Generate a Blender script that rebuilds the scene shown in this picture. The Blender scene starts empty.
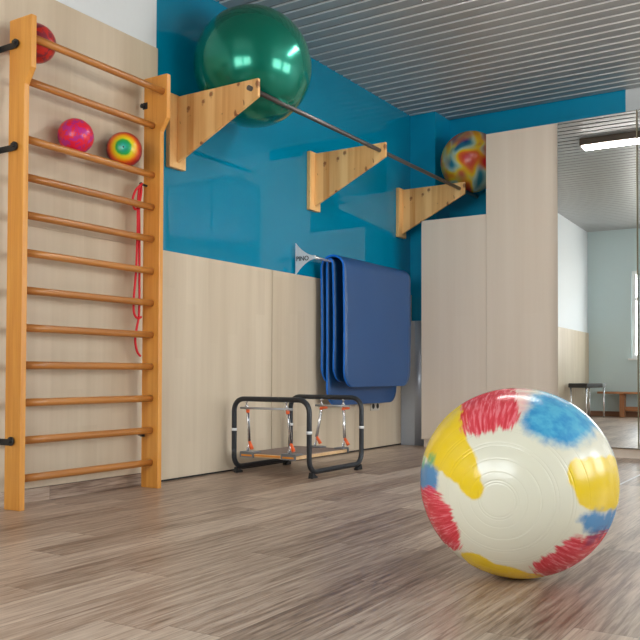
import bpy, bmesh, math, random
from mathutils import Vector, Matrix
S = bpy.context.scene
COL = S.collection
PI = math.pi
random.seed(4)

# ------------------------------------------------------------------ nodes
def new_mat(name):
    m = bpy.data.materials.new(name); m.use_nodes = True
    nt = m.node_tree
    return m, nt, nt.nodes['Principled BSDF']

def nd(nt, typ, **kw):
    n = nt.nodes.new(typ)
    for k, v in kw.items():
        setattr(n, k, v)
    return n

def setin(nt, n, i, v):
    if v is None:
        return
    if hasattr(v, 'is_output'):
        nt.links.new(v, n.inputs[i])
    else:
        n.inputs[i].default_value = v

def mth(nt, op, a, b=None, c=None):
    n = nd(nt, 'ShaderNodeMath', operation=op)
    setin(nt, n, 0, a); setin(nt, n, 1, b); setin(nt, n, 2, c)
    return n.outputs[0]

def mixc(nt, f, a, b, mode='MIX'):
    n = nd(nt, 'ShaderNodeMixRGB', blend_type=mode)
    setin(nt, n, 0, f)
    for i, v in ((1, a), (2, b)):
        if isinstance(v, tuple) and len(v) == 3:
            v = v + (1,)
        setin(nt, n, i, v)
    return n.outputs[0]

def ramp(nt, f, stops, interp='LINEAR'):
    n = nd(nt, 'ShaderNodeValToRGB')
    cr = n.color_ramp; cr.interpolation = interp
    while len(cr.elements) < len(stops):
        cr.elements.new(0.5)
    for e, (p, c) in zip(cr.elements, stops):
        e.position = p
        e.color = tuple(c) + (1,) if len(c) == 3 else c
    nt.links.new(f, n.inputs[0])
    return n.outputs[0]

def objco(nt, scale=(1, 1, 1), loc=(0, 0, 0), rot=(0, 0, 0)):
    t = nd(nt, 'ShaderNodeTexCoord')
    m = nd(nt, 'ShaderNodeMapping')
    m.inputs['Scale'].default_value = scale
    m.inputs['Location'].default_value = loc
    m.inputs['Rotation'].default_value = rot
    nt.links.new(t.outputs['Object'], m.inputs[0])
    return m.outputs[0]

def noise(nt, vec, scale=5, detail=4, rough=.5, dist=0):
    n = nd(nt, 'ShaderNodeTexNoise')
    nt.links.new(vec, n.inputs['Vector'])
    n.inputs['Scale'].default_value = scale
    n.inputs['Detail'].default_value = detail
    n.inputs['Roughness'].default_value = rough
    n.inputs['Distortion'].default_value = dist
    return n.outputs[0]

def bump(nt, bs, h, strength=.2, dist=.01):
    b = nd(nt, 'ShaderNodeBump')
    b.inputs['Strength'].default_value = strength
    b.inputs['Distance'].default_value = dist
    nt.links.new(h, b.inputs['Height'])
    nt.links.new(b.outputs[0], bs.inputs['Normal'])

def s2l(r, g, b):
    f = lambda c: (c/255/12.92) if c/255 <= .04045 else ((c/255+.055)/1.055)**2.4
    return (f(r), f(g), f(b))

def plain(name, col, rough=.5, metal=0, spec=.5, coat=0, var=.04, scale=30):
    m, nt, bs = new_mat(name)
    v = noise(nt, objco(nt), scale, 3)
    c = mixc(nt, mth(nt, 'MULTIPLY', v, 1.0), tuple(x*(1-var) for x in col), tuple(min(1, x*(1+var)) for x in col))
    nt.links.new(c, bs.inputs['Base Color'])
    bs.inputs['Roughness'].default_value = rough
    bs.inputs['Metallic'].default_value = metal
    bs.inputs['Specular IOR Level'].default_value = spec
    bs.inputs['Coat Weight'].default_value = coat
    bs.inputs['Coat Roughness'].default_value = .08
    return m

def wood_grain(name, dark, light, axis='z', rough=.4, fine=60, stretch=.04, strips=None, strip_amt=.12, knots=False, coat=0, spec=.5):
    """procedural wood with grain along an axis; strips=(axis index, width) adds glued staves"""
    m, nt, bs = new_mat(name)
    sc = {'x': (stretch, 1, 1), 'y': (1, stretch, 1), 'z': (1, 1, stretch)}[axis]
    vec = objco(nt, sc)
    f1 = noise(nt, vec, fine, 4, .6)
    f2 = noise(nt, vec, fine*.16, 3, .5, 1.5)
    f = mth(nt, 'ADD', mth(nt, 'MULTIPLY', f1, .5), mth(nt, 'MULTIPLY', f2, .6))
    if strips:
        t = nd(nt, 'ShaderNodeTexCoord'); sx = nd(nt, 'ShaderNodeSeparateXYZ')
        nt.links.new(t.outputs['Object'], sx.inputs[0])
        row = mth(nt, 'FLOOR', mth(nt, 'DIVIDE', sx.outputs[strips[0]], strips[1]))
        wn = nd(nt, 'ShaderNodeTexWhiteNoise', noise_dimensions='2D')
        cmb = nd(nt, 'ShaderNodeCombineXYZ')
        nt.links.new(row, cmb.inputs[0])
        if len(strips) > 2:
            w1 = nd(nt, 'ShaderNodeTexWhiteNoise', noise_dimensions='1D')
            nt.links.new(row, w1.inputs['W'])
            along = {'x': 0, 'y': 1, 'z': 2}[axis]
            seg = mth(nt, 'FLOOR', mth(nt, 'ADD', mth(nt, 'DIVIDE', sx.outputs[along], strips[2]), mth(nt, 'MULTIPLY', w1.outputs[0], 7)))
            nt.links.new(seg, cmb.inputs[1])
        nt.links.new(cmb.outputs[0], wn.inputs['Vector'])
        f = mth(nt, 'ADD', f, mth(nt, 'MULTIPLY', mth(nt, 'SUBTRACT', wn.outputs[0], .5), strip_amt*2))
    c = ramp(nt, f, [(.3, dark), (.75, light)])
    if knots:
        kx = nd(nt, 'ShaderNodeSeparateXYZ'); nt.links.new(objco(nt, (1, 1, .75)), kx.inputs[0])
        kc = nd(nt, 'ShaderNodeCombineXYZ')
        nt.links.new(kx.outputs[0], kc.inputs[0]); nt.links.new(mth(nt, 'ADD', kx.outputs[2], mth(nt, 'MULTIPLY', noise(nt, objco(nt), 40, 2), .03)), kc.inputs[1])
        vo = nd(nt, 'ShaderNodeTexVoronoi', voronoi_dimensions='2D'); vo.inputs['Scale'].default_value = 11
        nt.links.new(kc.outputs[0], vo.inputs['Vector'])
        k = ramp(nt, mth(nt, 'ADD', vo.outputs['Distance'], mth(nt, 'MULTIPLY', mth(nt, 'SUBTRACT', noise(nt, objco(nt), 28, 2), .5), .16)), [(.10, (1, 1, 1)), (.2, (0, 0, 0))])
        gate = mth(nt, 'GREATER_THAN', noise(nt, objco(nt, (1, 0, 1)), 7, 1), .53)
        c = mixc(nt, mth(nt, 'MULTIPLY', mth(nt, 'MULTIPLY', k, gate), .8), c, s2l(128, 60, 20))
    nt.links.new(c, bs.inputs['Base Color'])
    bs.inputs['Roughness'].default_value = rough
    bs.inputs['Coat Weight'].default_value = coat
    bs.inputs['Coat Roughness'].default_value = .15
    bs.inputs['Specular IOR Level'].default_value = spec
    bump(nt, bs, f1, .08, .002)
    return m

# ---------------------------------------------------------------- materials
M = {}
M['post'] = wood_grain('varnished_pine', s2l(206, 128, 42), s2l(241, 175, 84), 'z', .33, 45, .05, coat=.3)
M['rung'] = wood_grain('varnished_rung', s2l(150, 88, 32), s2l(206, 138, 66), 'y', .33, 45, .04, coat=.3)
M['bracket'] = wood_grain('knotty_pine', s2l(216, 152, 82), s2l(249, 203, 136), 'z', .45, 30, .05, strips=(0, .058), strip_amt=.18, knots=True)
M['panel'] = wood_grain('birch_panel', s2l(194, 176, 150), s2l(219, 204, 181), 'z', .42, 11, .05, strips=(1, .105, .9), strip_amt=.05)
M['panel_edge'] = plain('panel_edge', s2l(150, 136, 115), .6)
M['cabinet'] = wood_grain('cabinet_birch', s2l(220, 203, 184), s2l(233, 219, 203), 'z', .4, 9, .04, strips=(0, .2, 1.3), strip_amt=.02)
M['cabinet_x'] = M['cabinet']
M['white'] = plain('white_paint', s2l(226, 231, 234), .6, var=.015)
M['front'] = plain('pale_blue_paint', s2l(196, 214, 216), .6, var=.015)
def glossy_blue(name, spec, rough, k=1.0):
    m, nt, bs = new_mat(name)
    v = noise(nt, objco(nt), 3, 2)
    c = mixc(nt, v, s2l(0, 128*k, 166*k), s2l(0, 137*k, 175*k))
    nt.links.new(c, bs.inputs['Base Color'])
    bs.inputs['Roughness'].default_value = rough
    bs.inputs['IOR'].default_value = 1.5
    bs.inputs['Specular IOR Level'].default_value = spec
    return m
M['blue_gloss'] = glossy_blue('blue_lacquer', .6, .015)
M['blue'] = glossy_blue('blue_paint_lifted', .5, .3, 1.18)  # same blue, lightened to stand in for light on back wall and pillar
M['ceil_glint'] = plain('ceiling_edge_glint', (.86, .87, .87), .3, .3, var=.02)  # window light caught on the near slat edges, put into a paler colour
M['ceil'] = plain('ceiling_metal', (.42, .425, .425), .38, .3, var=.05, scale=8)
M['gap'] = plain('ceiling_gap', (.035, .035, .035), .8)
M['black'] = plain('black_metal', (.018, .019, .021), .38)
M['tube'] = plain('graphite_tube', (.028, .032, .038), .3, .2)
M['rubber'] = plain('black_rubber', (.015, .015, .016), .7)
M['steel'] = plain('dark_steel', (.13, .12, .115), .35, .7)
M['chrome'] = plain('chrome', (.82, .83, .85), .25, .8)
M['clear'] = plain('grey_bar', (.5, .51, .52), .25, .3)
M['orange'] = plain('orange_plastic', s2l(250, 108, 52), .35)
M['orange_strip'] = plain('orange_strip', s2l(235, 150, 50), .4)
M['whiteband'] = plain('white_band', s2l(232, 234, 236), .4)
M['grip'] = plain('brown_grip_top', s2l(140, 122, 112), .8, var=.12, scale=200)
M['board'] = wood_grain('board_edge', s2l(214, 168, 118), s2l(240, 204, 156), 'x', .5, 50, .05)
M['plate'] = plain('grey_plate', s2l(128, 131, 136), .4, .3)
M['finwhite'] = plain('white_lacquer', s2l(225, 230, 236), .3)
M['ink'] = plain('dark_lettering', s2l(52, 58, 66), .5)
M['mat'] = plain('blue_foam', s2l(8, 72, 128), .42, var=.06, scale=120, spec=.7)
M['mat_edge_lit'] = plain('blue_foam_edge_lit', s2l(0, 118, 232), .5, var=.04)  # front window light on the foam edges, painted in as brighter blue
M['red_rope'] = plain('red_rope', s2l(214, 24, 40), .6, var=.2, scale=300)
M['pad'] = plain('grey_corner_cover', s2l(176, 184, 196), .28, .35)
M['tape'] = plain('white_line', s2l(235, 235, 235), .5)
M['socket'] = plain('socket_plastic', s2l(206, 200, 190), .4)
M['socket_hole'] = plain('socket_hole', s2l(48, 46, 44), .5)
M['seam'] = plain('mirror_edge', s2l(122, 112, 86), .4)
M['bench_wood'] = wood_grain('bench_wood', s2l(150, 96, 60), s2l(196, 140, 96), 'x', .45, 40, .05)
M['bench_post'] = wood_grain('bench_trestle', s2l(140, 88, 56), s2l(184, 128, 88), 'z', .45, 40, .05)
M['skirting'] = wood_grain('brown_skirting', s2l(120, 84, 62), s2l(152, 110, 84), 'x', .5, 40, .05)
M['bench_pad'] = plain('dark_pad', (.03, .028, .028), .45)
M['frame'] = plain('white_window_frame', s2l(238, 240, 240), .4)
M['lamp_body'] = plain('lamp_housing', s2l(120, 104, 92), .45, .3)
M['green'] = plain('green_ball_vinyl', s2l(0, 130, 108), .2, .55, var=.05, scale=4, coat=.4)

m, nt, bs = new_mat('lamp_diffuser')
bs.inputs['Base Color'].default_value = (.9, .9, .9, 1)
bs.inputs['Emission Color'].default_value = (1, .98, .95, 1)
bs.inputs['Emission Strength'].default_value = 15
M['lamp'] = m

m, nt, bs = new_mat('mirror_glass')
bs.inputs['Base Color'].default_value = (.9, .92, .91, 1)
bs.inputs['Metallic'].default_value = 1; bs.inputs['Roughness'].default_value = 0
M['mirror'] = m

m, nt, bs = new_mat('window_glass')
tr = nd(nt, 'ShaderNodeBsdfTransparent'); gl = nd(nt, 'ShaderNodeBsdfGlossy'); gl.inputs['Roughness'].default_value = .0
mx = nd(nt, 'ShaderNodeMixShader'); mx.inputs[0].default_value = .06
nt.links.new(tr.outputs[0], mx.inputs[1]); nt.links.new(gl.outputs[0], mx.inputs[2])
nt.links.new(mx.outputs[0], nt.nodes['Material Output'].inputs[0])
M['glass'] = m

def floor_mat():
    m, nt, bs = new_mat('floor_vinyl_planks')
    W, L = .186, 1.22
    t = nd(nt, 'ShaderNodeTexCoord'); sx = nd(nt, 'ShaderNodeSeparateXYZ')
    nt.links.new(t.outputs['Object'], sx.inputs[0])
    xr = mth(nt, 'DIVIDE', mth(nt, 'SUBTRACT', sx.outputs[0], .06), W)
    row = mth(nt, 'FLOOR', xr); fx = mth(nt, 'FRACT', xr)
    w1 = nd(nt, 'ShaderNodeTexWhiteNoise', noise_dimensions='1D'); nt.links.new(row, w1.inputs['W'])
    yr = mth(nt, 'ADD', mth(nt, 'DIVIDE', sx.outputs[1], L), mth(nt, 'MULTIPLY', w1.outputs[0], 9.7))
    colm = mth(nt, 'FLOOR', yr); fy = mth(nt, 'FRACT', yr)
    cb = nd(nt, 'ShaderNodeCombineXYZ'); nt.links.new(row, cb.inputs[0]); nt.links.new(colm, cb.inputs[1])
    w2 = nd(nt, 'ShaderNodeTexWhiteNoise', noise_dimensions='2D'); nt.links.new(cb.outputs[0], w2.inputs['Vector'])
    # grain, shifted per plank
    off = nd(nt, 'ShaderNodeCombineXYZ')
    nt.links.new(mth(nt, 'MULTIPLY', w2.outputs[0], 13), off.inputs[0]); nt.links.new(mth(nt, 'MULTIPLY', w2.outputs[0], 31), off.inputs[1])
    va = nd(nt, 'ShaderNodeVectorMath', operation='ADD'); nt.links.new(t.outputs['Object'], va.inputs[0]); nt.links.new(off.outputs[0], va.inputs[1])
    mp = nd(nt, 'ShaderNodeMapping'); mp.inputs['Scale'].default_value = (1, .05, 1); nt.links.new(va.outputs[0], mp.inputs[0])
    g1 = noise(nt, mp.outputs[0], 90, 5, .65)
    g2 = noise(nt, mp.outputs[0], 16, 4, .55, 2.2)
    g3 = noise(nt, mp.outputs[0], 45, 3, .5, 3.0)
    f = mth(nt, 'ADD', mth(nt, 'MULTIPLY', g1, .50), mth(nt, 'MULTIPLY', g2, .50))
    f = mth(nt, 'ADD', f, mth(nt, 'MULTIPLY', g3, .2))
    f = mth(nt, 'ADD', f, mth(nt, 'MULTIPLY', mth(nt, 'SUBTRACT', w2.outputs[0], .5), .20))
    c = ramp(nt, f, [(.42, s2l(112, 88, 72)), (.54, s2l(156, 133, 115)), (.63, s2l(180, 158, 140)), (.78, s2l(206, 187, 168))])
    vein = ramp(nt, g3, [(.34, (1, 1, 1)), (.40, (0, 0, 0))])
    c = mixc(nt, mth(nt, 'MULTIPLY', vein, .4), c, s2l(112, 90, 76))
    ex = mth(nt, 'LESS_THAN', mth(nt, 'MINIMUM', fx, mth(nt, 'SUBTRACT', 1, fx)), .007)
    ey = mth(nt, 'LESS_THAN', mth(nt, 'MINIMUM', fy, mth(nt, 'SUBTRACT', 1, fy)), .0012)
    e = mth(nt, 'MAXIMUM', ex, ey)
    c = mixc(nt, mth(nt, 'MULTIPLY', e, .55), c, s2l(92, 76, 66))
    nt.links.new(c, bs.inputs['Base Color'])
    r = mth(nt, 'ADD', .29, mth(nt, 'MULTIPLY', g1, .12))
    nt.links.new(r, bs.inputs['Roughness'])
    bs.inputs['Specular IOR Level'].default_value = .5
    bump(nt, bs, mth(nt, 'SUBTRACT', g1, mth(nt, 'MULTIPLY', e, .8)), .12, .002)
    return m
M['floor'] = floor_mat()

# ------------------------------------------------------------------ mesh helpers
def B():
    return bmesh.new()

def box(bm, x0, x1, y0, y1, z0, z1, bev=0, mi=0, mtx=None):
    vs = [bm.verts.new((x, y, z)) for x in (x0, x1) for y in (y0, y1) for z in (z0, z1)]
    idx = [(0, 1, 3, 2), (4, 6, 7, 5), (0, 4, 5, 1), (2, 3, 7, 6), (0, 2, 6, 4), (1, 5, 7, 3)]
    fs = [bm.faces.new([vs[i] for i in q]) for q in idx]
    for f in fs: f.material_index = mi
    if mtx is not None:
        bmesh.ops.transform(bm, matrix=mtx, verts=vs)
    if bev > 0:
        es = list({e for f in fs for e in f.edges})
        r = bmesh.ops.bevel(bm, geom=es, offset=bev, segments=2, affect='EDGES', profile=.5)
        for f in r['faces']: f.material_index = mi
    return fs

def prism(bm, poly, axis, a0, a1, bev=0, mi=0):
    """polygon in the two other axes (order x,y,z), extruded along axis"""
    def P(u, v, w):
        return {'x': (w, u, v), 'y': (u, w, v), 'z': (u, v, w)}[axis]
    A = [bm.verts.new(P(u, v, a0)) for u, v in poly]
    Bv = [bm.verts.new(P(u, v, a1)) for u, v in poly]
    n = len(poly)
    fs = [bm.faces.new(A), bm.faces.new(Bv[::-1])]
    for i in range(n):
        fs.append(bm.faces.new((A[i], Bv[i], Bv[(i+1) % n], A[(i+1) % n])))
    for f in fs: f.material_index = mi
    bmesh.ops.recalc_face_normals(bm, faces=fs)
    if bev > 0:
        es = list({e for f in fs for e in f.edges})
        r = bmesh.ops.bevel(bm, geom=es, offset=bev, segments=2, affect='EDGES', profile=.5)
        for f in r['faces']: f.material_index = mi
    return fs

def tube(bm, pts, r, seg=12, closed=False, rx=None, mi=0, smooth=True):
    pts = [Vector(p) for p in pts]
    n = len(pts); rings = []
    prev = None
    for i, p in enumerate(pts):
        if closed:
            t = (pts[(i+1) % n] - pts[i-1]).normalized()
        else:
            a = pts[max(i-1, 0)]; b = pts[min(i+1, n-1)]
            t = (b-a).normalized()
        if prev is None:
            up = Vector((0, 0, 1)) if abs(t.z) < .9 else Vector((1, 0, 0))
            u = t.cross(up).normalized()
        else:
            u = (prev - t*prev.dot(t)).normalized()
        v = t.cross(u); prev = u
        rr = r[i] if isinstance(r, (list, tuple)) else r
        rings.append([bm.verts.new(p + u*math.cos(2*PI*k/seg)*rr + v*math.sin(2*PI*k/seg)*(rr if rx is None else rx)) for k in range(seg)])
    m = n if closed else n-1
    fs = []
    for i in range(m):
        a, b = rings[i], rings[(i+1) % n]
        off = 0
        if closed and i == n-1:
            off = min(range(seg), key=lambda o: (a[0].co-b[o].co).length)
        for k in range(seg):
            f = bm.faces.new((a[k], a[(k+1) % seg], b[(k+1+off) % seg], b[(k+off) % seg])); f.smooth = smooth; fs.append(f)
    if not closed:
        fs.append(bm.faces.new(rings[0][::-1])); fs.append(bm.faces.new(rings[-1]))
    for f in fs: f.material_index = mi
    return fs

def lathe(bm, prof, mtx=None, seg=64, mi=0):
    """prof = [(radius, height)] revolved about local z; ends at r=0 are closed to a point"""
    rings = []
    for r, h in prof:
        if r < 1e-6: rings.append([bm.verts.new((0, 0, h))])
        else: rings.append([bm.verts.new((r*math.cos(2*PI*k/seg), r*math.sin(2*PI*k/seg), h)) for k in range(seg)])
    for a, b in zip(rings, rings[1:]):
        for k in range(seg):
            k2 = (k+1) % seg
            if len(a) == 1 and len(b) == 1: continue
            if len(a) == 1: f = bm.faces.new((a[0], b[k], b[k2]))
            elif len(b) == 1: f = bm.faces.new((a[k], b[0], a[k2]))
            else: f = bm.faces.new((a[k], b[k], b[k2], a[k2]))
            f.smooth = True; f.material_index = mi
    if mtx is not None:
        bmesh.ops.transform(bm, matrix=mtx, verts=[v for r in rings for v in r])

def fillet(pts, rad, n=7, closed=False):
    pts = [Vector(p) for p in pts]; out = []
    N = len(pts)
    for i, p in enumerate(pts):
        if not closed and i in (0, N-1):
            out.append(p); continue
        a = (pts[i-1]-p); b = (pts[(i+1) % N]-p)
        la, lb = a.length, b.length; a.normalize(); b.normalize()
        ang = a.angle(b); d = min(rad/math.tan(ang/2), la*.49, lb*.49)
        p0, p1 = p+a*d, p+b*d
        for k in range(n+1):
            t = k/n
            # quadratic/arc blend
            q = (p0*(1-t)**2*1 + p*2*t*(1-t)*.83 + p1*t*t)
            wsum = (1-t)**2 + 2*t*(1-t)*.83 + t*t
            out.append(q/wsum)
    return out

def catmull(pts, n=8):
    P = [Vector(p) for p in pts]; out = []
    for i in range(len(P)-1):
        p0, p1, p2, p3 = P[max(i-1, 0)], P[i], P[i+1], P[min(i+2, len(P)-1)]
        for k in range(n):
            t = k/n
            out.append(.5*((2*p1)+(p2-p0)*t+(2*p0-5*p1+4*p2-p3)*t*t+(3*p1-p0-3*p2+p3)*t**3))
    out.append(P[-1]); return out

def link(o, parent=None):
    COL.objects.link(o)
    if parent is not None:
        o.parent = parent
    return o

def obj(name, bm, mat, parent=None, origin=None, normals=True):
    """world-space bmesh -> object; parent Empties sit unrotated, so offsets subtract"""
    if normals:
        bmesh.ops.recalc_face_normals(bm, faces=bm.faces[:])
    base = Vector((0, 0, 0))
    p = parent
    while p is not None:
        base += p.location; p = p.parent
    org = Vector(origin) if origin is not None else base
    bmesh.ops.translate(bm, verts=bm.verts[:], vec=-org)
    me = bpy.data.meshes.new(name); bm.to_mesh(me); bm.free()
    for mm in (mat if isinstance(mat, (list, tuple)) else [mat]):
        me.materials.append(mm)
    o = bpy.data.objects.new(name, me)
    link(o, parent)
    o.location = org - base
    return o

def tag(o, label=None, cat=None, group=None, kind=None):
    for k, v in (('label', label), ('category', cat), ('group', group), ('kind', kind)):
        if v: o[k] = v
    return o

def empty(name, loc, label, cat, group=None):
    o = bpy.data.objects.new(name, None); o.empty_display_size = .05
    link(o); o.location = loc
    return tag(o, label, cat, group)

def copy_thing(src, delta, label):
    r = src.copy(); COL.objects.link(r); r.location = src.location + Vector(delta); r['label'] = label
    for ch in src.children:
        c = ch.copy(); COL.objects.link(c); c.parent = r
        for g in ch.children:
            d = g.copy(); COL.objects.link(d); d.parent = c
    return r

def struct(name, bm, mat, parent=None, normals=True):
    o = obj(name, bm, mat, parent, normals=normals)
    if parent is None: o['kind'] = 'structure'
    return o

# ------------------------------------------------------------------ room
XR, YF, YB, ZC = 7.2, -.9, 7.56, 3.23
b = B(); box(b, -.1, XR+.1, YF-.1, YB+.1, -.1, 0); struct('floor', b, M['floor'])

b = B()   # metal slat ceiling: slats run across the room
pitch = .125; y = YF-.05
prof = [(YF-.1, ZC+.022)]
while y < YB+.1:
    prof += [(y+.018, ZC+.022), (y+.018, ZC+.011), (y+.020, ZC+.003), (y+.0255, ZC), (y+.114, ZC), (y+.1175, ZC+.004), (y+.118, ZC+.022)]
    y += pitch
A = [b.verts.new((-.1, q, z)) for q, z in prof]; Cc = [b.verts.new((XR+.1, q, z)) for q, z in prof]
for i in range(len(prof)-1):
    f = b.faces.new((A[i], A[i+1], Cc[i+1], Cc[i]))
    if prof[i][1] > ZC+.02 and prof[i+1][1] > ZC+.02: f.material_index = 1
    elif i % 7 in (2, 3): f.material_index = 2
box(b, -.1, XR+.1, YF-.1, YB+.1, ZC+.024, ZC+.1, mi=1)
struct('ceiling', b, [M['ceil'], M['gap'], M['ceil_glint']], normals=False)

YBLUE = 3.72
b = B()
box(b, -.1, 0, YF-.1, YBLUE, 0, ZC+.05, mi=0)
box(b, -.1, 0, YBLUE, YB+.1, 0, ZC+.05, mi=1)
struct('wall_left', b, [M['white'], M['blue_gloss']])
b = B()
box(b, 0, 1.99, YB, YB+.1, 0, ZC+.05, mi=1)
box(b, 1.99, XR+.1, YB, YB+.1, 0, ZC+.05, mi=0)
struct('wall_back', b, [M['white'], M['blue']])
b = B(); box(b, 0, .27, 7.22, YB, 0, ZC+.03); struct('wall_pillar', b, M['blue'])

def pierced(name, axis, a0, a1, u0, u1, holes, mat, wname):
    """wall with rectangular window holes (u0,u1,z0,z1)"""
    b = B()
    def bx(p0, p1, z0, z1):
        if axis == 'x': box(b, a0, a1, p0, p1, z0, z1)
        else: box(b, p0, p1, a0, a1, z0, z1)
    cur = u0
    for h in sorted(holes):
        bx(cur, h[0], 0, ZC+.05); bx(h[0], h[1], 0, h[2]); bx(h[0], h[1], h[3], ZC+.05); cur = h[1]
    bx(cur, u1, 0, ZC+.05)
    return struct(name, b, mat)

front_holes = [(.74, 2.15, 1.0, 2.5), (2.35, 3.8, 1.0, 2.5)]
right_holes = [(2.4, 4.5, .85, 2.75), (5.0, 7.1, .85, 2.75)]
pierced('wall_front', 'y', YF-.12, YF, 0, XR+.1, front_holes, M['front'], 'f')
pierced('wall_right', 'x', XR, XR+.12, YF-.1, YB+.1, right_holes, M['white'], 'r')

def window(n, axis, h):
    u0, u1, z0, z1 = h
    def bx(bm, p0, p1, d0, d1, c0, c1):
        if axis == 'y': box(bm, p0, p1, YF-.10+d0, YF-.10+d1, c0, c1)
        else: box(bm, XR+.10-d1, XR+.10-d0, p0, p1, c0, c1)
    b = B(); fw = .06; mid = (u0+u1)/2
    bx(b, u0, u0+fw, 0, .06, z0, z1); bx(b, u1-fw, u1, 0, .06, z0, z1)
    bx(b, u0+fw, u1-fw, 0, .06, z0, z0+fw); bx(b, u0+fw, u1-fw, 0, .06, z1-fw, z1)
    bx(b, mid-.04, mid+.04, 0, .06, z0+fw, z1-fw)
    zt = z0+(z1-z0)*.68
    bx(b, u0+fw, mid-.04, 0, .05, zt-.025, zt+.025); bx(b, mid+.04, u1-fw, 0, .05, zt-.025, zt+.025)
    f = struct(f'window_{n}', b, M['frame'])
    b = B(); bx(b, u0+fw, u1-fw, .02, .026, z0+fw, z1-fw)
    obj('pane', b, M['glass'], f)
    b = B()
    if axis == 'y': box(b, u0-.05, u1+.05, YF-.03, YF+.06, z0-.03, z0, .004)
    else: box(b, XR-.06, XR+.03, u0-.05, u1+.05, z0-.03, z0, .004)
    obj('window_sill', b, M['frame'], f)
    ld = bpy.data.lights.new(f'daylight_portal', 'AREA'); ld.shape = 'RECTANGLE'
    ld.cycles.is_portal = True
    lo = bpy.data.objects.new('daylight_portal', ld); COL.objects.link(lo)
    if axis == 'y':
        ld.size, ld.size_y = u1-u0, z1-z0
        lo.location = (mid, YF-.13, (z0+z1)/2); lo.rotation_euler = (PI/2, 0, PI)
        lo.rotation_euler = Vector((0, 1, 0)).to_track_quat('-Z', 'Y').to_euler()
    else:
        ld.size, ld.size_y = u1-u0, z1-z0
        lo.location = (XR+.13, mid, (z0+z1)/2)
        lo.rotation_euler = Vector((-1, 0, 0)).to_track_quat('-Z', 'Z').to_euler()
        # X axis of the light must run along world y
for i, h in enumerate(front_holes): window(i+1, 'y', h)
for i, h in enumerate(right_holes): window(i+4, 'x', h)

# wall panelling on the left wall (one board = one panel)
def panel(n, y0, y1, z0, z1, t=.018):
    b = B(); box(b, 0, t, y0+.004, y1-.004, z0, z1, .0015)
    struct(f'trim_{n}', b, M['panel'])
    if z0 < 1: b = B(); box(b, 0, .006, y1-.012, y1+.012, z0, z1); struct(f'trim_{n+30}', b, M['panel_edge'])
seams = [YF, .05, 1.27, 2.49, YBLUE, 4.92, 6.13, 7.22]
n = 1
for a, c in zip(seams, seams[1:]):
    panel(n, a, c, .075 if c <= YBLUE+.01 else .012, 1.45); n += 1
for a, c in ((1.62, 2.49), (2.49, YBLUE)):
    panel(n, a, c, 1.4505, 2.705); n += 1
b = B(); box(b, 0, .012, YF, YBLUE, 0, .072, .002); struct('baseboard_left', b, M['floor'])
b = B(); box(b, 0, .006, YBLUE, 7.22, 0, .012); struct('trim_20', b, M['rubber'])
b = B(); box(b, .0, XR, YF, YF+.018, 0, .09, .003); struct('baseboard_front', b, M['skirting'])
b = B(); box(b, 2.9, XR, YB-.015, YB, 0, .08, .003); struct('baseboard_back', b, M['white'])
b = B(); box(b, XR-.015, XR, YF+.02, YB-.02, 0, .08, .003); struct('baseboard_right', b, M['white'])

# grey rounded cover on the foot of the pillar
b = B()
poly = [(0.02, 7.215), (0.02, 6.985)] + [(.165+.12*math.sin(t*PI/24), 6.985+.12-.12*math.cos(t*PI/24)) for t in range(13)] + [(.285, 7.3), (.272, 7.3), (.272, 7.215)]
for f in prism(b, poly, 'z', 0.0, 1.18): pass
o = struct('trim_21', b, M['pad'])
for p in o.data.polygons:
    p.use_smooth = abs(p.normal.z) < .5 and p.normal.x > .02 and p.normal.y < -.02

# ------------------------------------------------------------------ wall bars
wb = empty('wall_bars', (.15, 3.1, 0), 'tall orange-varnished wooden wall bars with twelve rungs on the left wall', 'wall bars')
def post(y0, y1, xb):
    b = B()
    poly = [(xb, 0), (.205, 0), (.205, 2.115), (.256, 2.19), (.256, 2.452), (xb, 2.452)]
    prism(b, poly, 'y', y0, y1, .003)
    return obj('post', b, M['post'], wb)
post(2.605, 2.637, .087); post(3.55, 3.582, .070)
for i, (x, z) in enumerate([(.222, 2.35), (.147, 2.155), (.147, 1.858), (.147, 1.666), (.147, 1.475), (.147, 1.284), (.147, 1.094), (.147, .905), (.147, .717), (.147, .529), (.147, .34), (.147, .15)]):
    b = B()
    tube(b, [(x, 2.633, z), (x, 2.8, z), (x, 3.4, z), (x, 3.551, z)], .0185, 20, rx=.020)
    obj('rung', b, M['rung'], wb)
def wall_clip(yp, z, s, xp=.15):
    """black flat steel arm from the wall to the side of a post; s = side of the post it lies on"""
    b = B()
    y0, y1 = (yp-.006, yp) if s < 0 else (yp, yp+.006)
    box(b, .018, xp, y0, y1, z-.016, z+.016, .002)
    box(b, .018, .024, yp-.05 if s < 0 else yp, yp if s < 0 else yp+.05, z-.016, z+.016, .001)
    yy = y0 if s < 0 else y1
    tube(b, [(xp, yy+.003, z+.006), (xp, yy+.006*s, z+.006)], .022, 16)
    tube(b, [(xp, yy, z+.008), (xp, yy+.016*s, z+.008)], .010, 10)
    return obj('wall_clip', b, M['black'], wb)
for z in (2.315, 1.80, .335):
    wall_clip(2.60, z, -1)
for z in (2.285, .32):
    b = B(); box(b, .062, .1, 3.545, 3.55, z-.02, z+.02, .002); tube(b, [(.068, 3.546, z), (.068, 3.532, z)], .014, 12)
    obj('wall_clip', b, M['black'], wb)
b = B(); tube(b, [(.098, 3.552, 1.80), (.098, 3.505, 1.802)], .007, 10); tube(b, [(.098, 3.505, 1.802), (.098, 3.499, 1.81)], .009, 10)
obj('peg', b, M['black'], wb)

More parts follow.
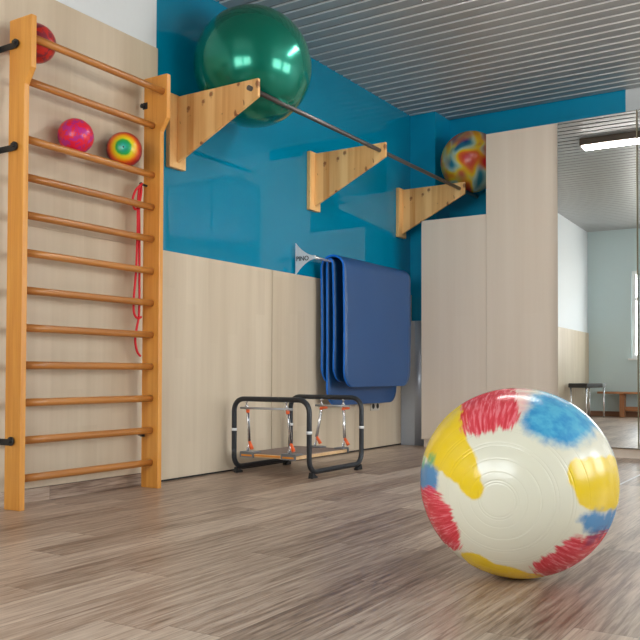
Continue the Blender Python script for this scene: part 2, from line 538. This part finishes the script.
# red rope on the peg
def rp(px, py, x):
    return (x, 3.501+(px-141)/123, 1.808-(py-183)/168)
pts = [rp(142, 356, .100), rp(138.5, 351, .100), rp(136.6, 340, .100), rp(138, 328, .100), rp(140.2, 312, .100), rp(140.4, 270, .098), rp(140.2, 225, .096), rp(139.5, 205, .096), rp(140.0, 192, .094),
       rp(141.2, 184.5, .097), rp(141.8, 183.5, .103), rp(139, 186, .112), rp(134, 193, .113), rp(131.3, 203, .113), rp(133, 210, .112), rp(136, 210.5, .110), rp(138.4, 204, .110), rp(140.6, 190, .108), rp(140.2, 185, .104), rp(138.6, 192, .102),
       rp(137.4, 208, .106), rp(137, 235, .108), rp(135.8, 272, .109), rp(133.6, 300, .110), rp(134.2, 314, .110), rp(137.5, 318.5, .110), rp(141, 317, .112)]
b = B(); tube(b, catmull(pts, 8), .0068, 8)
tag(obj('skipping_rope', b, M['red_rope'], None, rp(140, 270, .1)), 'thin red rope looped over a peg, dangling behind the wall bar rungs', 'rope')

# ------------------------------------------------------------------ balls
def sphere_prof(r, n=72, grooves=()):
    out = []
    for i in range(n+1):
        th = PI*i/n
        rr = r
        for g0, w, d in grooves:
            rr -= d*math.exp(-((th-g0)/w)**2)
        out.append((rr*math.sin(th) if 0 < i < n else 0, rr*math.cos(th)))
    return out
def axis_mtx(pole):
    return Vector(pole).to_track_quat('Z', 'Y').to_matrix().to_4x4()
def ball(name, c, r, mat, pole=(0, 0, 1), n=64, seg=96, grooves=(), flat=1.0):
    b = B()
    lathe(b, sphere_prof(r, n, grooves), axis_mtx(pole), seg)
    bmesh.ops.scale(b, verts=b.verts[:], vec=(flat, flat, 1))
    bmesh.ops.translate(b, verts=b.verts[:], vec=Vector(c))
    return obj(name, b, mat, None, c)
def valve(parent, c, r, pole, mat, rad=.006):
    b = B(); mt = axis_mtx(pole)
    lathe(b, [(0, r+.0015), (rad*.7, r+.0015), (rad, r+.0005), (rad, r-.003)], mt, 16)
    bmesh.ops.translate(b, verts=b.verts[:], vec=Vector(c))
    return obj('valve', b, mat, parent)

# painted exercise ball on the floor
def painted_ball_mat():
    m, nt, bs = new_mat('painted_ball_vinyl')
    t = nd(nt, 'ShaderNodeTexCoord')
    nrm = nd(nt, 'ShaderNodeVectorMath', operation='NORMALIZE'); nt.links.new(t.outputs['Object'], nrm.inputs[0])
    P = nrm.outputs[0]
    pole = Vector((.16, -.986, -.055)).normalized()
    # streaks: noise stretched along the direction away from the pole
    q = axis_mtx(pole).to_3x3().inverted()
    mp = nd(nt, 'ShaderNodeMapping', vector_type='POINT')
    mp.inputs['Rotation'].default_value = q.to_euler()
    nt.links.new(P, mp.inputs[0])
    sx = nd(nt, 'ShaderNodeSeparateXYZ'); nt.links.new(mp.outputs[0], sx.inputs[0])
    ang = mth(nt, 'ARCTAN2', sx.outputs[1], sx.outputs[0])
    cb = nd(nt, 'ShaderNodeCombineXYZ')
    nt.links.new(mth(nt, 'MULTIPLY', mth(nt, 'COSINE', ang), 1.2), cb.inputs[0]); nt.links.new(mth(nt, 'MULTIPLY', mth(nt, 'SINE', ang), 1.2), cb.inputs[1])
    nt.links.new(mth(nt, 'MULTIPLY', sx.outputs[2], .22), cb.inputs[2])
    streak = noise(nt, cb.outputs[0], 15, 4, .6)
    streak2 = noise(nt, cb.outputs[0], 24, 3, .6)
    blot = noise(nt, P, 7, 4, .55)
    wob = noise(nt, P, 3.5, 3, .5)
    def mask(pl, amp_s, amp_b, soft, bias=0.0):
        best = None
        for x, y, z, r in pl:
            d = nd(nt, 'ShaderNodeVectorMath', operation='DISTANCE')
            nt.links.new(P, d.inputs[0]); d.inputs[1].default_value = (x, y, z)
            v = mth(nt, 'SUBTRACT', d.outputs['Value'], r+bias)
            best = v if best is None else mth(nt, 'SMOOTH_MIN', best, v, .03)
        v = mth(nt, 'ADD', best, mth(nt, 'MULTIPLY', mth(nt, 'SUBTRACT', streak, .5), amp_s))
        v = mth(nt, 'ADD', v, mth(nt, 'MULTIPLY', mth(nt, 'SUBTRACT', blot, .5), amp_b))
        mr = nd(nt, 'ShaderNodeMapRange', interpolation_type='SMOOTHSTEP')
        nt.links.new(v, mr.inputs['Value'])
        mr.inputs['From Min'].default_value = soft; mr.inputs['From Max'].default_value = -soft
        return mr.outputs[0]
    YL = [(-0.285, -0.909, 0.305, 0.176), (-0.321, -0.914, 0.249, 0.13), (-0.197, -0.95, 0.242, 0.145), (-0.13, -0.981, 0.144, 0.122), (-0.086, -0.995, 0.054, 0.099), (-0.07, -0.997, 0.01, 0.069), (-0.488, -0.811, 0.322, 0.153), (-0.61, -0.57, 0.551, 0.323), (-0.385, -0.833, 0.398, 0.193), (-0.689, -0.427, 0.586, 0.35), (-0.243, -0.95, 0.195, 0.113), (-0.552, -0.649, 0.524, 0.31), (-0.112, -0.992, 0.064, 0.075), (0.958, -0.278, 0.071, 0.257), (0.991, 0.13, 0.034, 0.266), (0.898, -0.431, 0.087, 0.237), (0.808, -0.56, 0.185, 0.138), (0.995, -0.066, 0.069, 0.257), (-0.04, -0.398, -0.917, 0.346), (-0.171, -0.62, -0.766, 0.189), (0.149, -0.336, -0.93, 0.224), (0.2, 0.75, 0.6, 0.4), (-0.7, 0.65, -0.2, 0.35)]
    RD = [(-0.089, -0.601, 0.794, 0.267), (-0.249, -0.241, 0.938, 0.268), (0.111, -0.673, 0.732, 0.127), (-0.165, -0.403, 0.9, 0.261), (-0.109, -0.696, 0.71, 0.195), (-0.614, -0.706, -0.353, 0.299), (-0.753, -0.536, -0.383, 0.301), (-0.58, -0.74, -0.341, 0.298), (0.676, -0.223, -0.702, 0.331), (0.525, -0.46, -0.716, 0.164), (0.752, -0.086, -0.653, 0.279), (0.702, -0.482, -0.524, 0.119), (-0.3, 0.8, 0.5, 0.35), (0.5, 0.75, -0.4, 0.35)]
    BL = [(0.575, -0.257, 0.777, 0.336), (0.557, 0.075, 0.827, 0.343), (0.575, -0.431, 0.696, 0.287), (0.496, -0.541, 0.679, 0.218), (0.85, 0.5, 0.2, 0.35), (-0.2, 0.7, -0.68, 0.35)]
    BS = [(-0.688, -0.722, 0.073, 0.136), (-0.839, -0.542, 0.044, 0.136), (-0.627, -0.777, 0.065, 0.133), (-0.759, -0.649, 0.049, 0.135), (-0.891, -0.454, 0.019, 0.136), (0.945, -0.001, -0.326, 0.117), (0.903, -0.311, -0.296, 0.113), (0.937, -0.158, -0.311, 0.113), (0.869, -0.416, -0.268, 0.086), (0.94, 0.077, -0.333, 0.123), (0.838, -0.504, -0.209, 0.038)]
    GR = [(-0.678, -0.688, 0.26, 0.055), (-0.854, -0.472, 0.219, 0.055), (-0.782, -0.581, 0.224, 0.054), (-0.62, -0.743, 0.253, 0.054)]
    PK = [(0.09, -0.114, 0.989, 0.103), (0.152, -0.303, 0.941, 0.098), (0.228, -0.463, 0.857, 0.08), (0.248, -0.557, 0.793, 0.074), (0.032, 0.009, 0.999, 0.087), (0.18, -0.377, 0.909, 0.089)]
    c = mixc(nt, wob, s2l(234, 228, 203), s2l(231, 226, 206))
    pk = mask(PK, .06, .12, .07)
    c = mixc(nt, mth(nt, 'MULTIPLY', pk, .75), c, s2l(246, 176, 172))
    bt = mixc(nt, ramp(nt, blot, [(.4, (0, 0, 0)), (.62, (1, 1, 1))]), s2l(0, 142, 200), s2l(72, 178, 214))
    bm_ = mask(BL, .05, .18, .08, .02)
    c = mixc(nt, mth(nt, 'MULTIPLY', bm_, .95), c, bt)
    ym = mask(YL, .03, .07, .018, .012)
    c = mixc(nt, mth(nt, 'MULTIPLY', ym, mth(nt, 'ADD', .9, mth(nt, 'MULTIPLY', blot, .12))), c, s2l(242, 204, 0))
    b2 = mask(BS, .05, .16, .05, .02)
    c = mixc(nt, mth(nt, 'MULTIPLY', b2, .9), c, s2l(24, 128, 188))
    gm = mask(GR, .05, .15, .05)
    c = mixc(nt, mth(nt, 'MULTIPLY', gm, .85), c, s2l(96, 176, 110))
    rm = mask(RD, .24, .06, .03, .035)
    rt = ramp(nt, streak2, [(.36, s2l(240, 116, 128)), (.47, s2l(228, 52, 74)), (.66, s2l(212, 16, 46))])
    c = mixc(nt, mth(nt, 'MULTIPLY', rm, .95), c, rt)
    pm = mask([(.84, -.3, -.44, .09), (.9, -.14, -.4, .08)], .15, .2, .06)
    c = mixc(nt, mth(nt, 'MULTIPLY', pm, .6), c, s2l(84, 40, 96))
    nt.links.new(c, bs.inputs['Base Color'])
    bs.inputs['Roughness'].default_value = .2
    bs.inputs['Specular IOR Level'].default_value = .5
    return m
pole = (.16, -.986, -.055)
gr = [(.165, .0042, .0011), (.19, .0042, .0011), (.27, .0042, .0008), (.40, .0042, .0011), (.53, .0046, .0012), (.565, .0042, .0010), (.70, .0046, .0012), (.735, .0042, .0010), (.90, .0046, .0008),
      (1.33, .0046, .0014), (1.37, .0046, .0016), (1.41, .0046, .0014), (1.45, .0046, .0014)]
gr += [(PI-a, w, d) for a, w, d in gr]
fb = ball('exercise_ball', (2.716, 2.672, .3165), .316, painted_ball_mat(), pole, 640, 128, gr, 1.035)
tag(fb, 'large cream exercise ball with painted yellow, red and blue patches on the floor', 'exercise ball')

gb = ball('exercise_ball', (.385, 4.205, 2.672), .382, M['green'], (.5, -.86, .0), 96, 128)
for v in gb.data.vertices:      # the soft ball gives where it lies on the rail
    dx, dz = v.co.x+.385-.63, v.co.z+2.672-2.388; dd = math.hypot(dx, dz)
    if dd < .0158: v.co.x += dx/dd*(.0158-dd); v.co.z += dz/dd*(.0158-dd)
    elif dd < .06 and dx*-.245+dz*.284 < 0: v.co.x += -.65*(.06-dd)*.3; v.co.z += .75*(.06-dd)*.3
tag(gb, 'big shiny dark green exercise ball resting on the rail under the ceiling', 'exercise ball')

def marbled_mat():
    m, nt, bs = new_mat('marbled_ball_vinyl')
    v = objco(nt)
    n1 = noise(nt, v, 2.4, 1.5, .5, .9)
    n2 = noise(nt, objco(nt, loc=(3.1, 1.7, .4)), 3.0, 1.5, .5, 1.0)
    c = ramp(nt, n1, [(.34, s2l(24, 64, 140)), (.43, s2l(50, 130, 150)), (.49, s2l(170, 200, 186)), (.54, s2l(236, 200, 40)), (.60, s2l(230, 110, 36)), (.68, s2l(206, 36, 50))])
    c2 = ramp(nt, n2, [(.34, s2l(206, 36, 44)), (.46, s2l(240, 150, 50)), (.54, s2l(226, 206, 70)), (.62, s2l(40, 120, 130)), (.7, s2l(24, 60, 120))])
    k = ramp(nt, noise(nt, objco(nt, loc=(7, 2, 9)), 2.4, 2, .5, .8), [(.44, (0, 0, 0)), (.58, (1, 1, 1))])
    c = mixc(nt, k, c, c2)
    nt.links.new(c, bs.inputs['Base Color'])
    bs.inputs['Roughness'].default_value = .25
    return m
mb = ball('exercise_ball', (.625, 7.262, 2.697), .29, marbled_mat(), (.4, -.9, 0), 64, 96)
tag(mb, 'rainbow marbled exercise ball wedged behind the tall cabinet below the ceiling', 'exercise ball')

def speckle_mat(name, base, spots, sc=26, lo=.47, hi=.55):
    m, nt, bs = new_mat(name)
    n = noise(nt, objco(nt), sc, 3, .6, .4)
    c = mixc(nt, ramp(nt, n, [(lo, (0, 0, 0)), (hi, (1, 1, 1))]), base, spots)
    nt.links.new(c, bs.inputs['Base Color']); bs.inputs['Roughness'].default_value = .32
    return m
rb = ball('play_ball', (.119, 2.738, 2.378), .1, speckle_mat('red_mottled_rubber', s2l(206, 44, 34), s2l(140, 44, 60)), (.6, -.8, 0), 40, 48)
tag(rb, 'mottled dark red play ball tucked behind the topmost rung', 'ball')
pb = ball('play_ball', (.113, 3.005, 1.9625), .0945, speckle_mat('pink_mottled_rubber', s2l(232, 30, 62), s2l(190, 40, 140), 30, .5, .56), (.6, -.8, 0), 40, 48)
tag(pb, 'mottled pink-red play ball on the third rung from the top', 'ball')
def ring_mat():
    m, nt, bs = new_mat('rainbow_ring_rubber')
    t = nd(nt, 'ShaderNodeTexCoord')
    nrm = nd(nt, 'ShaderNodeVectorMath', operation='NORMALIZE'); nt.links.new(t.outputs['Object'], nrm.inputs[0])
    d = nd(nt, 'ShaderNodeVectorMath', operation='DISTANCE'); nt.links.new(nrm.outputs[0], d.inputs[0])
    d.inputs[1].default_value = Vector((.677, -.717, -.1)).normalized()
    v = mth(nt, 'ADD', d.outputs['Value'], mth(nt, 'MULTIPLY', mth(nt, 'SUBTRACT', noise(nt, nrm.outputs[0], 5, 2), .5), .12))
    v = mth(nt, 'MULTIPLY', v, .5)
    c = ramp(nt, v, [(.0, s2l(70, 200, 190)), (.10, s2l(20, 160, 130)), (.21, s2l(40, 170, 70)), (.26, s2l(220, 214, 30)), (.35, s2l(240, 184, 20)), (.43, s2l(234, 110, 24)), (.52, s2l(190, 40, 32)), (.68, s2l(120, 22, 60)), (.95, s2l(40, 40, 140))])
    nt.links.new(c, bs.inputs['Base Color']); bs.inputs['Roughness'].default_value = .28
    return m
rr = ball('play_ball', (.119, 3.35, 1.969), .1, ring_mat(), (.677, -.717, -.1), 40, 48)
tag(rr, 'small rainbow-ringed play ball with green centre on the third rung', 'ball')
valve(rr, (.119, 3.35, 1.969), .1, (.677, -.717, -.1), M['ink'], .005)

# ------------------------------------------------------------------ wooden ball brackets and rail
def wall_bracket(yc, label):
    e = empty('wall_bracket', (0, yc, 2.0), label, 'bracket', 'wooden brackets carrying the ball rail')
    b = B(); box(b, 0, .035, yc-.075, yc+.075, 1.985, 2.455, .004)
    obj('back_plate', b, M['bracket'], e)
    b = B()
    prism(b, [(.035, 2.445), (.682, 2.445), (.682, 2.335), (.035, 2.02)], 'y', yc-.011, yc+.011, .003)
    obj('arm_board', b, M['bracket'], e)
    return e
w1 = wall_bracket(3.885, 'nearest pine ball bracket, beside the wall bars under the green ball')
copy_thing(w1, (0, 1.588, 0), 'middle pine ball bracket, above the hanging blue mats')
copy_thing(w1, (0, 3.105, 0), 'farthest pine ball bracket, next to the low cabinet top')
b = B(); tube(b, [(.63, 3.85, 2.388), (.63, 5.5, 2.388), (.63, 7.40, 2.388)], .0155, 16)
tag(obj('ball_rail', b, M['steel'], None, (.63, 5.5, 2.388)), 'long thin dark steel rail through the tips of three pine brackets', 'rail')

# ------------------------------------------------------------------ mat hanger and mats
hx, hz = .166, 1.571
mh = empty('mat_hanger', (0, 5.26, 1.45), 'wall-mounted mat hanger with white curved fin and grey rod', 'mat hanger')
def fin(yc):
    b = B()
    n = 10; top = []; bot = []
    for i in range(n+1):
        t = i/n
        hh = .111*(1-t)**1.9 + .012
        cz = 1.567 + (hz-1.567)*t
        top.append((.019+.185*t, cz+hh)); bot.append((.019+.185*t, cz-hh))
    prism(b, top + bot[::-1], 'y', yc-.004, yc+.004)
    return obj('fin', b, M['finwhite'], mh)
fin(5.222)
b = B(); tube(b, [(.19, 5.218, hz), (hx+.01, 5.33, hz), (hx, 5.5, hz), (hx, 6.69, hz)], .011, 14)
obj('rod', b, M['chrome'], mh)
b = B(); tube(b, [(hx+.008, 6.685, hz), (.0, 6.685, hz)], .009, 12); obj('wall_stay', b, M['chrome'], mh)
cu = bpy.data.curves.new('lettering', 'FONT'); cu.body = 'PINO'; cu.size = .05; cu.offset = .0009; cu.extrude = .0006; cu.align_x = 'LEFT'
to = bpy.data.objects.new('lettering', cu); COL.objects.link(to)
bpy.context.view_layer.update()
me = bpy.data.meshes.new_from_object(to.evaluated_get(bpy.context.evaluated_depsgraph_get()))
bpy.data.objects.remove(to)
me.materials.clear(); me.materials.append(M['ink'])
tl = bpy.data.objects.new('lettering', me); link(tl, mh)
tl.rotation_euler = (PI/2, 0, 0); tl.location = Vector((.026, 5.2172, 1.550)) - mh.location
tl['label'] = 'dark letters PINO'

def mat_obj(xb, xf, ztop, arch, zb, zf, y0, y1, th, label, lean):
    """folded foam mat draped over the rod: path in x-z, width along y, rounded corners"""
    R = .13
    path = []
    zc = ztop-arch; xm = (xb+xf)/2; hw = (xf-xb)/2
    def ends(L):  # spacing dense at the rounded ends
        return [0, .003, .012, .03, .055, .09, .13] + [.13+(L-.13)*k/10 for k in range(1, 11)]
    Lb = zc-zb; Lf = zc-zf
    for s in ends(Lb): path.append((xb + lean[0]*math.sin(PI*min(1, s/Lb)), zb+s))
    for k in range(1, 16):
        a = PI-PI*k/16
        path.append((xm+hw*math.cos(a), zc+arch*math.sin(a)))
    for s in ends(Lf)[::-1]: path.append((xf + lean[1]*math.sin(PI*min(1, s/Lf)), zf+s))
    n = len(path)
    # arclength to each end
    cum = [0]
    for i in range(1, n): cum.append(cum[-1]+math.dist(path[i], path[i-1]))
    T = cum[-1]; ny = 24; ym = (y0+y1)/2; W = (y1-y0)/2
    b = B(); outer = []; inner = []
    for i, (x, z) in enumerate(path):
        a = path[max(i-1, 0)]; c = path[min(i+1, n-1)]
        tx, tz = c[0]-a[0], c[1]-a[1]; l = math.hypot(tx, tz); nx, nz = -tz/l, tx/l
        d = min(cum[i], T-cum[i])
        w = W if d >= R else W-R+math.sqrt(max(0, R*R-(R-d)**2))
        ro, ri = [], []
        for j in range(ny+1):
            yy = ym + w*(2*j/ny-1)
            wv = .003*math.sin(yy*9+z*3)
            ro.append(b.verts.new((x+nx*th/2+wv, yy, z+nz*th/2))); ri.append(b.verts.new((x-nx*th/2+wv, yy, z-nz*th/2)))
        outer.append(ro); inner.append(ri)
    for G in (outer, inner):
        for i in range(n-1):
            for j in range(ny):
                f = b.faces.new((G[i][j], G[i+1][j], G[i+1][j+1], G[i][j+1])); f.smooth = True
    rim = [(i, 0) for i in range(n)] + [(n-1, j) for j in range(1, ny+1)] + [(i, ny) for i in range(n-2, -1, -1)] + [(0, j) for j in range(ny-1, 0, -1)]
    for k in range(len(rim)):
        i, j = rim[k]; i2, j2 = rim[(k+1) % len(rim)]
        f = b.faces.new((outer[i][j], outer[i2][j2], inner[i2][j2], inner[i][j])); f.material_index = 1
    return tag(obj('exercise_mat', b, [M['mat'], M['mat_edge_lit']], None, (xm, ym, ztop)), label, 'exercise mat', 'blue mats on the wall hanger')
mat_obj(.136, .192, 1.5905, .055, .42, .61, 5.49, 6.665, .016, 'inner folded blue mat, its longer back half hanging lowest behind the other', (.0, .008))
mat_obj(.082, .292, 1.616, .095, .60, .57, 5.49, 6.63, .016, 'outermost folded blue mat with the broad front face', (.006, .004))

# small socket under the mats
sk = empty('wall_socket', (.018, 6.47, .36), 'small pale double wall socket low on the panel under the blue mats', 'socket')
b = B(); box(b, .018, .03, 6.39, 6.55, .345, .425, .004); obj('cover_plate', b, M['socket'], sk)
for yy in (6.43, 6.51):
    b = B(); tube(b, [(.0295, yy, .385), (.0315, yy, .385)], .024, 20); obj('outlet', b, M['socket_hole'], sk)

# ------------------------------------------------------------------ balance trainer
bt = empty('balance_trainer', (.41, 4.7, 0), 'black tubular frame balance trainer with a suspended wooden board', 'balance trainer')
x0, x1, ya, yb2, zt, z0 = .095, .712, 4.39, 5.055, .506, .04
loop = [(x0, ya, zt), (x1, ya, zt), (x1, ya, z0), (x1, yb2, z0), (x1, yb2, zt), (x0, yb2, zt), (x0, yb2, z0), (x0, ya, z0)]
b = B(); tube(b, fillet(loop, .085, 8, True), .0175, 16, True); obj('frame', b, M['tube'], bt)
for x in (x0, x1):
    for yy in (ya, yb2):
        b = B(); tube(b, [(x, yy, .287), (x, yy, .306)], .0195, 18); obj('band', b, M['whiteband'], bt)
        b = B(); s = 1 if yy == ya else -1
        prism(b, [(yy+s*.012, 0), (yy+s*.08, 0), (yy+s*.075, .012), (yy+s*.045, .028), (yy+s*.022, .038)], 'x', x-.017, x+.017, .003); obj('foot', b, M['rubber'], bt)
b = B(); box(b, .14, .59, 4.415, 5.06, .112, .134, .002)
bd = obj('board', b, M['board'], bt)
b = B(); box(b, .15, .58, 4.43, 5.045, .134, .139, .001); obj('grip_top', b, M['grip'], bd)
b = B(); box(b, .22, .5, 4.411, 4.416, .121, .131); obj('edge_strip', b, M['orange_strip'], bd)
for (yy, xs_top, xs_bot, s) in ((ya, (.2, .53), (.19, .535), 1), (yb2, (.37, .56), (.345, .585), -1)):
    yend = 4.435 if s > 0 else 5.03
    # clear spreader bar under the top tube
    b = B(); tube(b, [(min(xs_top)-.05, yy, .444), (max(xs_top)+.05, yy, .444)], .008, 10); obj('spreader_bar', b, M['clear'], bt)
    for xt, xb in zip(xs_top, xs_bot):
        b = B()
        tube(b, [(xt, yy, zt-.012), (xt, yy, zt-.024)], .010, 12)
        tube(b, [(xt, yy, zt-.02), (xt, yy, .43)], .005, 8)
        tube(b, [(xt+.010*math.cos(t*PI/6), yy, .454+.012*math.sin(t*PI/6)) for t in range(12)], .004, 8, True)
        obj('hook', b, M['chrome'], bt)
        top = Vector((xt+(.012 if s > 0 else .0), yy, .428)); bot = Vector((xb, yend, .215))
        d = (bot-top)
        b = B(); tube(b, [top, bot], .0105, 12); sp = obj('spring_rod', b, M['chrome'], bt)
        b = B(); tube(b, [top+Vector((.006, -.004*s, 0)), bot+Vector((.006, -.004*s, 0))], .0045, 8); obj('rubber_cord', b, M['rubber'], sp)
        b = B(); tube(b, [top+d*-.02, top+d*.06], .0125, 12)
        if s < 0: tube(b, [(xt, yy, .425), (xt+.05, yy, .430)], .009, 10)
        obj('cap', b, M['orange'], sp)
        b = B(); tube(b, [bot-d*.02, bot+Vector((.03, -.008*s, -.05))], [.009, .0135], 12); obj('sleeve', b, M['orange'], sp)
        b = B(); tube(b, [bot, (xb-.006, yend, .175), (xb-.012, yend, .150)], .006, 10)
        tube(b, [(xb-.012, yend+.010*math.cos(t*PI/6), .162+.014*math.sin(t*PI/6)) for t in range(12)], .0035, 8, True)
        obj('hook', b, M['chrome'], bt)
        b = B()
        xa, xc2 = (max(.132, xb-.06), min(.6, xb+.06))
        ylo, yhi = (4.405, 4.49) if s > 0 else (4.985, 5.07)
        box(b, xa, xc2, ylo, yhi, .1395, .148, .002)
        yo = ylo if s > 0 else yhi
        box(b, xa, xc2, min(yo, yo+.008*s), max(yo, yo+.008*s), .108, .1395, .001)
        cp = obj('corner_clamp', b, M['plate'], bt)
        b = B(); yo2 = yo-.002*s
        box(b, xa+.015, xc2-.015, min(yo2, yo), max(yo2, yo), .118, .130); obj('clamp_strip', b, M['orange_strip'], cp)

# ------------------------------------------------------------------ cabinets
YC = 6.85; YD = 7.45
def cabinet(xa, xc, top, label, mirror=False, turn=0.0):
    e = empty('cabinet', ((xa+xc)/2, (YC+YD)/2, 0), label, 'cabinet', 'birch cabinets along the back wall')
    b = B(); box(b, xa, xc, YC+.021, YD, .078, top, .001); obj('body', b, M['cabinet'], e)
    b = B(); box(b, xa+.012, xc, YC+.03, YD-.02, 0, .0775); obj('plinth', b, M['cabinet'], e)
    b = B(); box(b, xa+.001, xc-.0015, YC, YC+.0195, .074, top, .0012); d = obj('door', b, M['cabinet'], e)
    if mirror:
        tilt = Matrix.Translation((xc, YC-.011, 1.4)) @ Matrix.Rotation(turn, 4, 'Z') @ Matrix.Rotation(math.radians(-.2), 4, 'X') @ Matrix.Translation((-xc, -YC+.011, -1.4))
        b = B(); box(b, xa+.003, xc-.006, YC-.013, YC-.009, .085, top-.004, mtx=tilt); obj('mirror_pane', b, M['mirror'], d)
        b = B(); box(b, xa+.001, xc-.003, YC-.006, YC-.0005, .076, top); box(b, xc-.0055, xc+.0005, YC-.022, YC-.0005, .076, top)
        obj('mirror_backing', b, M['seam'], d)
    return e
cabinet(.302, .940, 2.098, 'low birch cabinet at the left end, below the rainbow marbled ball')
cabinet(.940, 1.587, 2.812, 'tall plain birch cabinet without mirror, beside the mirror door')
cabinet(1.587, 2.238, 2.812, 'tall cabinet with full-length mirror door behind the painted ball', True, .0144)
cabinet(2.240, 2.889, 2.812, 'second mirror-door cabinet, cut off by the right edge of the photo', True)

b = B(); box(b, 2.459, 2.471, 4.9, 6.7, .0, .0012)
tag(obj('floor_line', b, M['tape'], None, (2.465, 5.8, 0)), 'thin white line across the floor right of the painted ball', 'line marking')

# ------------------------------------------------------------------ ceiling lamp, benches seen in the mirror
def lamp(x, y, label):
    e = empty('ceiling_lamp', (x, y, ZC), label, 'ceiling lamp')
    b = B(); box(b, x, x+1.55, y-.1, y+.1, ZC-.075, ZC, .004); obj('housing', b, M['lamp_body'], e)
    b = B(); box(b, x+.02, x+1.53, y-.085, y+.085, ZC-.09, ZC-.0755, .004); obj('diffuser', b, M['lamp'], e)
    return e
lamp(1.28, 4.74, 'long box ceiling lamp with white diffuser, reflected in the mirror door')

sb = empty('bench', (.25, .15, 0), 'dark padded bench with chrome legs, seen in the mirror by the corner', 'bench')
b = B(); box(b, .1, .4, -.25, .8, .505, .575, .012); obj('seat_pad', b, M['bench_pad'], sb)
b = B(); box(b, .1, .4, -.5, -.25, .508, .572, .006); obj('end_cap', b, M['clear'], sb)
for x in (.13, .37):
    for yy in (-.46, .76):
        b = B(); tube(b, [(x, yy, 0), (x, yy, .508)], .014, 12); obj('leg', b, M['chrome'], sb)
wn = empty('bench', (1.35, -.74, 0), 'long low wooden bench against the front wall, seen in the mirror', 'bench')
b = B(); box(b, .22, 2.5, -.86, -.62, .395, .43, .006); obj('seat', b, M['bench_wood'], wn)
for x in (.62, 1.4, 2.2):
    b = B(); box(b, x-.04, x+.04, -.82, -.66, 0, .394, .004); obj('leg', b, M['bench_post'], wn)
b = B(); box(b, .66, 2.16, -.76, -.72, .1, .18, .004); obj('rail', b, M['bench_wood'], wn)

# ------------------------------------------------------------------ daylight
w = bpy.data.worlds.new('daylight'); S.world = w; w.use_nodes = True
bg = w.node_tree.nodes['Background']
tc = w.node_tree.nodes.new('ShaderNodeTexCoord'); sp = w.node_tree.nodes.new('ShaderNodeSeparateXYZ')
cr = w.node_tree.nodes.new('ShaderNodeValToRGB')
w.node_tree.links.new(tc.outputs['Generated'], sp.inputs[0]); w.node_tree.links.new(sp.outputs[2], cr.inputs[0])
cr.color_ramp.elements[0].position = .0; cr.color_ramp.elements[0].color = (.8, .78, .74, 1)
cr.color_ramp.elements[1].position = .35; cr.color_ramp.elements[1].color = (.86, .94, 1, 1)
w.node_tree.links.new(cr.outputs[0], bg.inputs[0])
bg.inputs[1].default_value = 6.2

# ------------------------------------------------------------------ camera
F, YAW, PIT, ROL, CY, CX = 820.64, .55154, .023715, .0024023, 353.86, 343.48
cy_, sy_ = math.cos(YAW), math.sin(YAW)
right = Vector((cy_, sy_, 0)); fwd = Vector((-sy_, cy_, 0)); up = Vector((0, 0, 1))
f2 = fwd*math.cos(PIT)+up*math.sin(PIT); u2 = up*math.cos(PIT)-fwd*math.sin(PIT)
r3 = right*math.cos(ROL)+u2*math.sin(ROL); u3 = u2*math.cos(ROL)-right*math.sin(ROL)
cd = bpy.data.cameras.new('camera'); co = bpy.data.objects.new('camera', cd); COL.objects.link(co)
mw = Matrix((r3, u3, -f2)).transposed().to_4x4(); mw.translation = Vector((3.67, 0, .68))
co.matrix_world = mw
cd.sensor_fit = 'HORIZONTAL'; cd.sensor_width = 36; cd.lens = F*36/640
cd.shift_x = -(CX-320)/640; cd.shift_y = (CY-320)/640
cd.clip_start = .02
S.camera = co

S.view_settings.view_transform = 'Standard'; S.view_settings.look = 'None'
S.view_settings.exposure = 1.0; S.view_settings.gamma = 1.0; S.view_settings.use_curve_mapping = False
S.cycles.use_denoising = True
S.cycles.max_bounces = 10; S.cycles.diffuse_bounces = 6; S.cycles.glossy_bounces = 5
S.cycles.sample_clamp_indirect = 8
